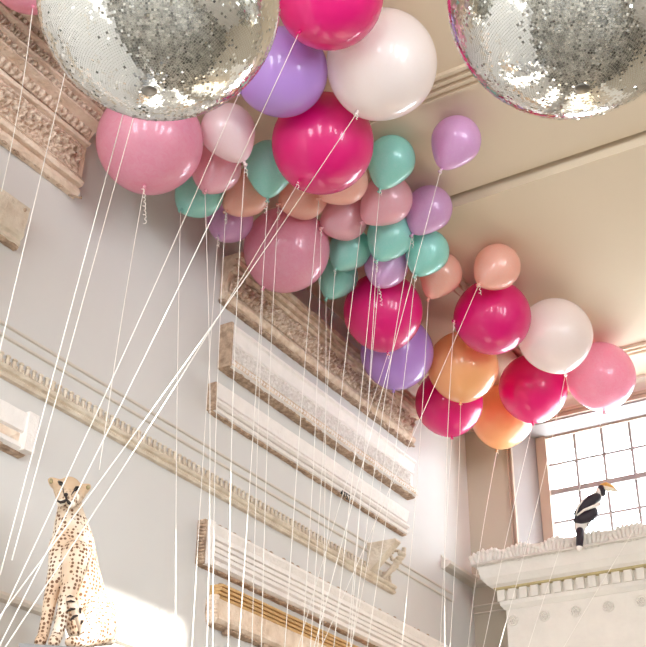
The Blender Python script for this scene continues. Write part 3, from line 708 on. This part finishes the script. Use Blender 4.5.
l.new(sep.outputs['Z'], mr.inputs[0])
mu = n.new('ShaderNodeMath'); mu.operation = 'MULTIPLY'; l.new(rp.outputs[0], mu.inputs[0]); l.new(mr.outputs[0], mu.inputs[1])
nb = n.new('ShaderNodeTexNoise'); nb.inputs['Scale'].default_value = 7; l.new(tc.outputs['Object'], nb.inputs['Vector'])
base = n.new('ShaderNodeValToRGB'); base.color_ramp.elements[0].color = srgb(214, 184, 156); base.color_ramp.elements[1].color = srgb(236, 222, 204)
base.color_ramp.elements[0].position = .38; base.color_ramp.elements[1].position = .62; l.new(nb.outputs['Fac'], base.inputs[0])
hm = n.new('ShaderNodeMapRange'); hm.inputs[1].default_value = .42; hm.inputs[2].default_value = .66; l.new(sep.outputs['Z'], hm.inputs[0])
hx = n.new('ShaderNodeMixRGB'); hx.inputs[2].default_value = srgb(202, 172, 140); l.new(hm.outputs[0], hx.inputs[0]); l.new(base.outputs[0], hx.inputs[1]); base = hx
mx = n.new('ShaderNodeMixRGB'); mx.inputs[2].default_value = srgb(116, 80, 56); l.new(mu.outputs[0], mx.inputs[0]); l.new(base.outputs[0], mx.inputs[1]); l.new(mx.outputs[0], p.inputs['Base Color'])
bp = n.new('ShaderNodeBump'); bp.inputs['Strength'].default_value = .3; bp.inputs['Distance'].default_value = .004
nf = n.new('ShaderNodeTexNoise'); nf.inputs['Scale'].default_value = 220; l.new(tc.outputs['Object'], nf.inputs['Vector']); l.new(nf.outputs['Fac'], bp.inputs['Height']); l.new(bp.outputs[0], p.inputs['Normal'])
b = MB()
ch = lambda pts: chain(b, fr, pts, ppm)
ch([(69, 488.5, .02, 13), (67, 495, -.03, 12.5), (66.5, 500, -.075, 8)])            # skull, brow, muzzle
ch([(60.5, 489, -.01, 8), (62.5, 498, -.03, 7), (64, 503, -.08, 5.2)]); ch([(79, 493, -.01, 8), (75, 500, -.03, 7), (69, 503.5, -.08, 5.2)])   # cheeks
ch([(70, 495, .03, 12), (70, 510, .04, 13.5), (71, 525, .05, 18), (73, 545, .06, 23)])         # neck
ch([(73, 545, .06, 23), (76, 570, .09, 24.5), (82, 600, .13, 26), (90, 622, .15, 26)])         # trunk
ch([(99, 613, .06, 18), (99, 628, .0, 18), (88, 636, -.07, 9)])                              # near thigh
ch([(108, 634, .05, 12), (86, 641, -.08, 6), (70, 642, -.12, 5.5)])                             # near hind foot
ch([(62, 546, .0, 14), (57, 570, -.03, 9.5), (51, 596, -.03, 7.5), (47, 618, -.05, 6.2), (43, 636, -.05, 5.8), (40, 642, -.09, 6)])   # left foreleg
ch([(76, 555, -.04, 16), (72, 580, -.07, 11), (66, 602, -.08, 7.8), (61, 622, -.09, 6.6), (57, 636, -.09, 6), (54, 642, -.13, 6.4)])  # right foreleg
for (ex, ey, tx, ty) in ((56.5, 484.5, 50.5, 480), (82.5, 490, 88.5, 486.5)):
    ch([(ex, ey, .02, 6.5), ((ex+tx)/2, (ey+ty)/2, .02, 5.4), (tx, ty, .02, 3.4)])
fuse(b, 'body', fur, cat, .0065, 5)
pale = mat('pale_muzzle_fur', srgb(246, 232, 214), .8); dark = mat('dark_brown_fur', srgb(42, 28, 22), .6); eye = mat('glossy_black_eye', srgb(30, 22, 16), .15)
tip = mat('greyish_ear_fur', srgb(150, 138, 104), .9)
def fe(x, y, wd, rx, name, m, rz=None, lab=None):
    b = MB(); b.ell(fpt(fr, x, y, wd), rx, seg=14, ring=8); o = part(b, name, m, cat)
    if lab: o['label'] = lab
    return o
u = 1/ppm
fe(61, 503, -.102, (5.2*u, 3.5*u, 3.6*u), 'muzzle_pad', pale); fe(71, 504.5, -.102, (5.2*u, 3.5*u, 3.6*u), 'muzzle_pad', pale)
fe(59.5, 493.5, -.052, (3.6*u, 2*u, 4.6*u), 'cheek_patch', pale); fe(76.5, 498, -.054, (3.8*u, 2*u, 4.8*u), 'cheek_patch', pale)
for (pa, pb, pc) in (((58.5, 481.5, -.050), (61, 483.6, -.060), (63.2, 486, -.066)), ((79.5, 487, -.050), (76.8, 488.2, -.060), (73.6, 491, -.068))):
    b = MB(); b.tube([fpt(fr, *pa), fpt(fr, *pb), fpt(fr, *pc)], [1.2*u, 2.5*u, 1.1*u], 10); part(b, 'eye', eye, cat)
fe(65.8, 494.8, -.112, (2.6*u, 2.2*u, 2.2*u), 'nose', dark)
def stroke(pts, r, name, m, root, frm):
    b = MB(); b.tube([fpt(frm, x, y, wd) for x, y, wd in pts], r, 8); return part(b, name, m, root)
stroke([(66, 496.5, -.128), (66.5, 499.5, -.127), (64, 501.5, -.126), (60.5, 502.3, -.120), (57.5, 501, -.112)], [1.2*u, 1.4*u, 1.7*u, 1.6*u, .8*u], 'mouth_line', dark, cat, fr)
stroke([(67, 500, -.127), (69, 503, -.126), (71.5, 504.2, -.120)], [1.2*u, 2*u, 1*u], 'mouth_line', dark, cat, fr)
stroke([(62, 485, -.078), (63.2, 490, -.086), (64, 494, -.095)], [.7*u, .5*u, .4*u], 'tear_mark', dark, cat, fr)
stroke([(75, 489.5, -.076), (72.5, 493, -.086), (70.5, 496, -.095)], [.9*u, .6*u, .4*u], 'tear_mark', dark, cat, fr)
fe(51, 481.2, -.001, (2.2*u, 2*u, 3*u), 'ear_lining', tip); fe(88, 487.2, -.001, (2.4*u, 2*u, 2.6*u), 'ear_lining', tip)
# tail curled in front of the belly, ringed
tl = mat('tail_fur', srgb(236, 212, 190), .8)
b = MB(); tp = [(84, 630, -.06, 5.5), (80, 618, -.10, 5.5), (74, 606, -.115, 5), (70, 598, -.11, 4)]
chain(b, fr, tp, ppm); fuse(b, 'tail', tl, cat, .005, 3)
for (x0, y0, x1, y1, r) in ((67, 597, 73, 596.5, 1), (66.5, 602, 75, 602, 1.2), (67, 611.5, 75, 609, 1.5), (70, 620.5, 77.5, 615.5, 1.6), (80, 608, 80.5, 613, 1.3), (81, 624, 83, 621, 1.6)):
    stroke([(x0, y0, -.128), ((x0+x1)/2, (y0+y1)/2-1.2, -.141), (x1, y1, -.128)], [.6*r*u, r*u, .6*r*u], 'tail_ring', dark, cat, fr)
# plinth
pt = fpt(fr, 76, 650, -.08)[2]
pl = empty('tall_plinth', (BC[0], BC[1], 0), 'tall grey plinth against the left wall, holding the cheetah', 'plinth')
rotm = Matrix.Rotation(math.atan2(fr[2][0], -fr[2][1]), 3, 'Z')
def plbox(b, hx, hy0, hy1, z0, z1):
    c = [(-hx, hy0), (hx, hy0), (hx, hy1), (-hx, hy1)]
    vs = [(BC[0]+fr[1][0]*a+fr[2][0]*d, BC[1]+fr[1][1]*a+fr[2][1]*d, z) for z in (z0, z1) for a, d in c]
    b.add(vs, [(3, 2, 1, 0), (4, 5, 6, 7), (0, 1, 5, 4), (1, 2, 6, 5), (2, 3, 7, 6), (3, 0, 4, 7)])
b = MB(); plbox(b, .20, -.155, .22, pt-.05, pt-.008); part(b, 'plinth_top', M['plinth'], pl)
b = MB(); plbox(b, .17, -.14, .19, .10, pt-.05); part(b, 'plinth_shaft', M['plinth'], pl)
b = MB(); plbox(b, .20, -.155, .22, .0, .10); part(b, 'plinth_base', M['plinth'], pl)

# hornbill on the doorcase crest
BH = onY(584, 528, YD-sx-.01)
fh = frame(BH); pph = FP/float(-(R.T @ (BH-O))[2]); v = 1/pph
bird = empty('hornbill', tuple(BH), 'stuffed black and white hornbill with yellow casqued bill perched on the doorcase crest', 'bird')
wf = mat('white_feathers', srgb(246, 238, 230), .8, bump=.2, bscale=90); bf = mat('black_feathers', srgb(40, 30, 40), .55, bump=.3, bscale=90)
yb_ = mat('yellow_horn_bill', srgb(226, 176, 92), .4, col2=srgb(200, 146, 60), vscale=30); cb = mat('ivory_bill_tip', srgb(236, 224, 200), .4)
b = MB(); chain(b, fh, [(600.5, 490.5, 0, 4.6), (598, 496, 0, 4.4), (594, 503, 0, 6.8), (587, 512, .01, 9.2), (581.5, 522, .01, 7.8), (579.5, 530, 0, 5)], pph)
fuse(b, 'body', wf, bird, .008, 4)
b = MB(); chain(b, fh, [(601.5, 489, -.006, 4.4), (602.5, 493.5, -.008, 3.4)], pph); fuse(b, 'head_feathers', bf, bird, .006, 3)
b = MB(); chain(b, fh, [(597, 497.5, -.028, 4.6), (591, 500.5, -.036, 6), (583, 506.5, -.034, 5.5), (577.5, 514, -.02, 4)], pph); fuse(b, 'upper_wing', bf, bird, .006, 3)
b = MB(); chain(b, fh, [(592.5, 513, -.042, 6), (588, 516.5, -.046, 6), (581, 518, -.042, 6), (576.8, 520, -.025, 3.4)], pph); fuse(b, 'lower_wing', bf, bird, .006, 3)
stroke([(577, 515.5, -.078), (584, 510, -.092), (592, 507, -.088), (600, 504.5, -.05)], [.8*v, 1.2*v, 1.6*v, 1.8*v], 'wing_bar', wf, bird, fh)
stroke([(575.5, 516, -.055), (578, 507, -.070), (583, 500, -.068), (592, 494.5, -.052), (597, 492, -.030)], [.5*v, .9*v, .9*v, .9*v, 1*v], 'back_stripe', wf, bird, fh)
b = MB(); chain(b, fh, [(580, 531, -.03, 4), (580, 538, -.05, 3.8), (579.5, 545.5, -.055, 3.6)], pph); o = fuse(b, 'tail_feathers', bf, bird, .006, 3)
b = MB(); chain(b, fh, [(579.5, 547, -.056, 3.2), (579, 549, -.058, 2.6)], pph); fuse(b, 'tail_tip', wf, bird, .005, 2)
b = MB(); b.tube([fpt(fh, x, y, wd) for x, y, wd in [(602, 488, -.008), (607, 488.5, -.012), (613, 489.5, -.012), (618, 491.3, -.010), (620.5, 492.8, -.008)]], [3.0*v, 2.8*v, 2.0*v, 1.1*v, .3*v], 12); part(b, 'bill', cb, bird)
b = MB(); chain(b, fh, [(601.5, 485.8, -.008, 2.2), (606, 484.8, -.01, 2.9), (611, 486.6, -.01, 2.3), (614.5, 488.6, -.01, 1.5)], pph); fuse(b, 'casque', yb_, bird, .004, 2)
fe2 = MB(); fe2.ell(fpt(fh, 603.2, 488.2, -.045), (.9*v,)*3, seg=10, ring=6); part(fe2, 'eye', eye, bird)
gl_ = mat('grey_bird_leg', srgb(120, 112, 112), .6)
b = MB(); b.tube([fpt(fh, x, y, wd) for x, y, wd in [(592, 518.5, -.01), (596, 523, -.01), (600.5, 528, -.005)]], [.9*v, .8*v, .7*v], 8)
for dx, dy in ((3, 1.6), (1, 2.4), (-2.4, 1.2)): b.tube([fpt(fh, 600.5, 528, -.005), fpt(fh, 600.5+dx, 528+dy, -.005)], [.6*v, .4*v], 6)
part(b, 'leg', gl_, bird)
b = MB(); b.tube([fpt(fh, 587, 522, -.01), fpt(fh, 589, 527, -.01), fpt(fh, 590, 531, -.01)], [.9*v, .8*v, .7*v], 8); part(b, 'leg', gl_, bird)
